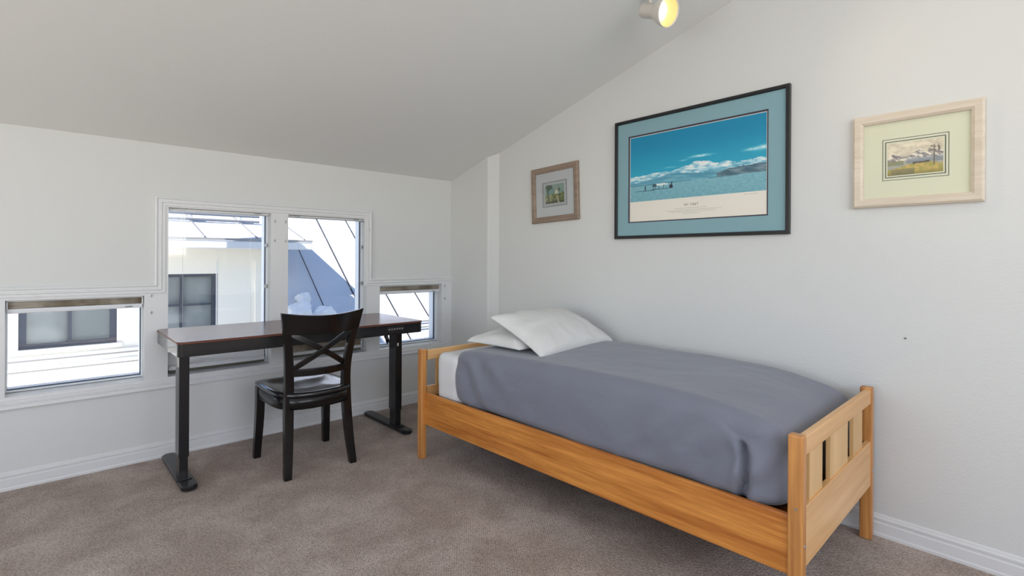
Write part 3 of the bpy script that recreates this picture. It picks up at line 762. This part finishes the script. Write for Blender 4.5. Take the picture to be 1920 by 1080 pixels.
def paint_small(s, t):
    c = mixc((92, 138, 132), (128, 150, 140), t+.5*fbm(s*4, t*4, 1)) if t > .45 else mixc((108, 112, 52), (150, 152, 108), .5+fbm(s*9, t*9, 2))
    if t < .5+.08*fbm(s*5, 0, 6) and s > .35: c = mixc((122, 128, 74), (70, 80, 40), .5+1.3*fbm(s*11, t*11, 4))
    if abs(s-.60) < .09 and .48 < t < .62+.16*(1-abs(s-.60)/.09): c = mixc((196, 190, 172), (150, 128, 112), max(0, (t-.64)*9))
    if (abs(s-.17+.1*(t-.4)) < .04 and t < .85) or (gauss(s-.22, .22)*gauss(t-.86, .16)+.35*fbm(s*9, t*9, 8) > .5): c = mixc((44, 62, 46), (62, 84, 60), .5+fbm(s*20, t*20, 3))
    if s > .66 and .6 < t < .9 and gauss(s-.73, .05)*gauss(t-.68, .12) > .35: c = (84, 84, 74)
    if t < .12: c = mixc(c, (58, 60, 40), .7)
    if abs(s-.62-.25*(.4-t)) < .04 and t < .4: c = (160, 152, 126)
    return tuple(k*.84+6 for k in c)
small_frame('framed_print', 2.527, 1.6925, .2285, .2035, .042, .022, 'small brown-framed square print hung askew beside the far corner',
            wood('brown_driftwood', srgb((158, 140, 124)), srgb((128, 110, 96)), 'Y', 2.2, .6, 0), mat('pale_grey_mat', srgb((190, 194, 197)), .8),
            [(-.119, .119, -.091, .091, .0034), (-.110, .110, -.083, .083, .0018), (-.103, .103, -.076, .076, .0011)], (-.093, .093, -.069, .069), paint_small, R_(-1.9), 60, 46)
def paint_right(s, t):
    hm = .55+.20*(abs(math.sin(s*8.2+.6))*.5)+.12*fbm(s*6, 0, 2, 5)+.10*gauss(s-.72, .14)
    if t > hm: c = mixc((176, 166, 148), (200, 192, 172), .5+fbm(s*6, t*6, 4))
    elif t > .42: c = mixc((206, 200, 184), (116, 110, 112), .5+1.8*fbm(s*10+t*9, t*8, 6, 4))
    else: c = mixc((132, 138, 140), (150, 146, 130), .5+fbm(s*7, t*9, 9))
    if .34 < t < .48 and s > .35: c = mixc(c, (106, 116, 128), .7)
    g = .16+.20*gauss(s-.62, .42)+.03*fbm(s*9, 0, 12)
    if t < g: c = mixc((140, 134, 72), (172, 148, 86), .5+1.4*fbm(s*12, t*16, 14)); c = mixc(c, (92, 86, 50), max(0, .6-t*5))
    if .47 < s < .77 and abs(t-(.335+.06*(s-.5))) < .025: c = (76, 70, 66)
    if s < .3 and .3 < t < .44: c = mixc((110, 114, 80), c, .3)
    if t < .18 and .08 < s < .5: c = mixc(c, (96, 94, 76), .6)
    if abs(s-.845) < .010 and .22 < t < .72: c = (92, 84, 72)
    if gauss(s-.86, .12)*gauss(t-.72, .15)*(.6+1.6*fbm(s*22, t*22, 20)) > .42: c = mixc((120, 112, 98), (96, 92, 84), fbm(s*40, t*40, 3)+.5)
    return c
small_frame('framed_print', .4485, 1.6605, .2225, .2045, .040, .026, 'whitewashed wood-framed landscape print farthest right on the wall',
            wood('whitewashed_wood', srgb((224, 212, 196)), srgb((206, 192, 174)), 'Y', 2.0, .6, 0), mat('pale_green_mat', srgb((222, 223, 199)), .8),
            [(-.113, .113, -.090, .090, .0020), (-.103, .103, -.079, .079, .0030)], (-.0945, .0945, -.0705, .0705), paint_right, 0, 90, 66)

# ------------------------------------------------------------------ ceiling spotlight
view = (_f+_r*((1252-960)/F_PX)+_u*((CY-20)/F_PX)).normalized()
lens = Vector((0, 0, CAM_H))+view*2.86
side = (_r-view*_r.dot(view)).normalized()
axis = (side*.76-view*.64+Vector((0, 0, -.02))).normalized()
spot = empty('spotlight', lens-axis*.17, label='white ceiling spotlight, switched on, above the pictures', cat='lamp')
sl = spot.location.copy()
M_LAMPW = mat('cream_lamp_metal', (.72, .68, .62), .4)
bm = bmesh.new(); lathe(bm, [(0, .012), (0, .030), (.010, .036), (.085, .037), (.10, .046), (.135, .066), (.165, .073), (.170, .0735), (.170, .070), (.160, .068), (.135, .060), (.112, .048), (.100, .040), (.092, .001)], (0, 0, 0), axis, 48)
fin(bm, 'lamp_shade', M_LAMPW, spot, smooth=True)
bm = bmesh.new(); lathe(bm, [(.104, .043), (.114, .0478), (.136, .0595), (.152, .0650), (.164, .0672)], (0, 0, 0), axis, 48)
fin(bm, 'reflector', mat('glowing_reflector', (.42, .32, .14), .35, emit=((1.0, .66, .24), .62)), spot, smooth=True)  # glows by itself in place of the bulb's reflected warm light
bm = bmesh.new(); lathe(bm, [(.100, .0005), (.102, .034), (.108, .0435), (.118, .046), (.128, .034), (.132, .0005)], (0, 0, 0), axis, 40)
fin(bm, 'bulb', mat('lit_bulb', (1, .95, .85), .3, emit=((1, .93, .78), 3.2)), spot, smooth=True)
nrm = Vector((0, -KC, -1)).normalized()   # ceiling normal into the room
base = sl+axis*.05; t_ = (zc(base.y)-base.z)/(1+0)
top = Vector((base.x, base.y+.0, zc(base.y)))-sl
bm = bmesh.new(); tube(bm, [axis*.05+Vector((0, 0, .03)), top], .008, 10); fin(bm, 'stem', M_LAMPW, spot, smooth=True)
bm = bmesh.new(); lathe(bm, [(0, .001), (0, .045), (.018, .042), (.022, .030), (.024, .001)], top-nrm*.002, nrm, 36); fin(bm, 'ceiling_rose', M_LAMPW, spot, smooth=True)
ld = bpy.data.lights.new('spotlight_beam', 'SPOT'); ld.energy = 14; ld.color = (1, .78, .5); ld.spot_size = R_(100); ld.spot_blend = .8; ld.shadow_soft_size = .05
lo = bpy.data.objects.new('spotlight_beam', ld); COL.objects.link(lo); lo.location = lens+axis*.01; lo.rotation_euler = axis.to_track_quat('-Z', 'Y').to_euler()

# ------------------------------------------------------------------ outside
FY, EY, EX = 6.70, 6.30, 2.44       # facade plane, eave line, right end of the eave
house = empty('neighbour_house', (0, FY, -3), label='cream house outside with dark windows and a white metal roof', cat='house')
hl = Vector(house.location)
def hk(o): o.location = -hl; return o
WN = [(-.15, .59, .33, 1.03), (.92, 1.52, .33, 1.03)]
xs = sorted({-5, 2.20} | {a for w in WN for a in w[:2]}); zs = sorted({-3, 1.45} | {a for w in WN for a in w[2:]})
bm = bmesh.new(); slab_cells(bm, xs, zs, lambda x, z: not any(a < x < b and c < z < d for a, b, c, d in WN), FY, FY+.2)
hk(fin(bm, 'siding', M_SIDING, house))
hk(box('end_wall', (2.0, 2.20, FY+.2, FY+4, -3, 1.5), M_SIDING, house))
hk(box('corner_board', (1.92, 2.205, FY-.025, FY+.01, -3, 1.30), M_SIDING, house))
hk(box('frieze_board', (-5, 2.21, FY-.03, FY, 1.18, 1.33), M_SIDING, house))
for k in range(3):
    hk(box('siding_seam', (2.05+.0*k-.55-.62*k, 2.06-.55-.62*k, FY-.006, FY, .2, 1.18), M_FASCIA, house)) if k == 0 else None
for (a, b, c, d) in WN:
    w = .055; bm = bmesh.new(); mid = (a+b)/2 if a < 0 else 1.165
    slab_cells(bm, [a, a+w, mid-.014, mid+.014, b-w, b], [c, c+w*.8, (c+d)/2-.01, (c+d)/2+.01, d-w*.6, d],
               lambda x, z, a=a, b=b, c=c, d=d, mid=mid: x < a+w or x > b-w or abs(x-mid) < .014 or z < c+w*.8 or z > d-w*.6 or (a > 0 and abs(z-(c+d)/2) < .01), FY+.02, FY+.08)
    f = hk(fin(bm, 'window_frame', M_HWIN, house)); box('pane', (a+w*.5, b-w*.5, FY+.055, FY+.06, c+w*.4, d-w*.4), M_HPANE, f)
    box('interior_backing', (a, b, FY+.17, FY+.18, c, d), M_HWIN, f)
hk(box('sill_board', (-.19, .63, FY-.035, FY, .29, .33), M_FASCIA, house))
# lower bands of the facade and a snow rail over a low roof
for (z0, z1, pr_) in ((.235, .262, .028), (.135, .162, .036)):
    hk(box('siding_band', (-5, 2.2, FY-pr_, FY, z0, z1+.004), M_FASCIA, house)); hk(box('band_shadow', (-5, 2.2, FY-pr_+.010, FY, z0-.018, z0), M_GREYBAND, house))  # grey strip paints the shadow line under each band
# eave: sloping roof, fascia, gutter
s = .30; rz = lambda y: 1.435+s*(y-EY)
bm = bmesh.new(); loft(bm, [[(x, EY-.02, rz(EY-.02)), (x, EY+5, rz(EY+5)), (x, EY+5, rz(EY+5)-.10), (x, EY-.02, rz(EY-.02)-.03)] for x in (-5, EX)])
hk(fin(bm, 'roof', M_HROOF, house))
hk(box('gutter', (-5, EX, EY-.05, EY+.03, 1.315, 1.40), M_FASCIA, house, bevel=.01)); hk(box('drip_edge', (-5, EX+.005, EY-.055, EY-.045, 1.405, 1.430), M_GREYBAND, house))
hk(box('soffit', (-5, EX-.03, EY+.02, FY+.05, 1.325, 1.345), M_SIDING, house))
for k in range(-8, 3):
    x = 1.30+.53*k
    bm = bmesh.new(); tube(bm, [(x, EY-.02, rz(EY-.02)+.008), (x, EY+5, rz(EY+5)+.008)], .008, 6); hk(fin(bm, 'roof_seam', M_HSEAML, house))
    if -4 <= k <= 1:
        y = 6.98; bm = bmesh.new(); add_box(bm, x-.012, x+.012, y-.03, y+.10, rz(y)-.01, rz(y)+.15); hk(fin(bm, 'rail_bracket', M_FASCIA, house))
for dz in (.035, .10):
    y = 6.95; bm = bmesh.new(); tube(bm, [(-2, y, rz(y)+dz), (2.04, y, rz(y)+dz)], .016, 8); hk(fin(bm, 'snow_rail', M_RAILG, house))
# low roof in the sun under the windows, with its own snow rail
bm = bmesh.new(); loft(bm, [[(x, FY, -.06), (x, 5.0, -.34), (x, 5.0, -.42), (x, FY, -.14)] for x in (-5, 2.0)]); hk(fin(bm, 'porch_roof', M_SNOW, house))
for k in range(8):
    x = -1.95+.52*k; bm = bmesh.new(); add_box(bm, x-.022, x+.022, 6.38, 6.46, -.12, -.005); hk(fin(bm, 'rail_bracket', M_HROOF, house))
bm = bmesh.new(); tube(bm, [(-2.6, 6.42, -.035), (2.0, 6.42, -.035)], .016, 8); hk(fin(bm, 'snow_rail', M_GREYBAND, house))

# steep white roof to the right
roofh = empty('metal_roof_wing', (3, 7, -3), label='steep white metal roof outside, half in blue shadow', cat='roof')
rl = Vector(roofh.location)
def rk(o): o.location = -rl; return o
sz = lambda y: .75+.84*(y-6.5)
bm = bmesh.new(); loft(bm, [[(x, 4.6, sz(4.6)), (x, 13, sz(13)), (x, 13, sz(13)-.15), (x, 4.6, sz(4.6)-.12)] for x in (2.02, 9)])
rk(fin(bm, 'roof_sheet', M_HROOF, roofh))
for k in range(14):
    x = 2.62+.465*(k-1)
    bm = bmesh.new(); tube(bm, [(x, 4.6, sz(4.6)+.004), (x, 13, sz(13)+.004)], .0095 if k > 1 else .0058, 6); rk(fin(bm, 'roof_seam', M_HSEAM, roofh))
rk(box('gable_wall', (2.05, 8.9, 5.2, 5.35, -3, sz(5.2)), M_SIDING, roofh))
for (y, dz) in ((5.98, .02), (5.90, .02)):
    bm = bmesh.new(); tube(bm, [(3.3, y, sz(y)+.05), (8, y, sz(y)+.05)], .013, 8); rk(fin(bm, 'snow_rail', M_GREYBAND, roofh))
# made-up white wall, unseen between the windows' views, added to shade the roof
bm = bmesh.new(); loft(bm, [[(x, 4.92, -3), (x, 5.98, -3), (x, 5.98, 2.49), (x, 5.74, 2.81), (x, 5.62, 2.81), (x, 5.47, 2.66), (x, 4.92, 2.35)] for x in (.702, .752)])
shade_wall = fin(bm, 'added_shade_wall', M_SHADEWALL)
tag(shade_wall, 'narrow white wall added unseen between the low left window and the tall one to shade the roof', 'wall')
# old snow on the roof
def lump(c, r, seed):
    bm = bmesh.new(); bmesh.ops.create_icosphere(bm, subdivisions=4, radius=1)
    for v in bm.verts:
        p = v.co.copy(); k = 1+.38*fbm(p.x*1.6+seed, p.y*1.6+p.z, seed, 4); v.co = Vector((p.x*r[0]*k, p.y*r[1]*k, p.z*r[2]*k))
    o = fin(bm, 'snow_clump', M_SNOWL, None, smooth=True); o.location = c; return o
for k, (c, r, lab) in enumerate((((2.27, 6.18, sz(6.18)+.06), (.17, .13, .15), 'lumpy white snow clump at the left edge of the shaded roof'),
                                 ((2.56, 6.15, sz(6.15)+.05), (.13, .11, .12), 'rounded snow clump beside the seam on the shaded roof'),
                                 ((2.39, 6.40, sz(6.40)+.04), (.09, .07, .08), 'smallest snow clump, highest of the three on the shaded roof'))):
    tag(lump(c, r, 4+k*5), lab, 'snow', 'snow clumps on the shaded roof')
box('terrain', (-40, 40, 4.1, 60, -3.2, -3.0), M_SNOW)['kind'] = 'structure'
bpy.context.view_layer.update()
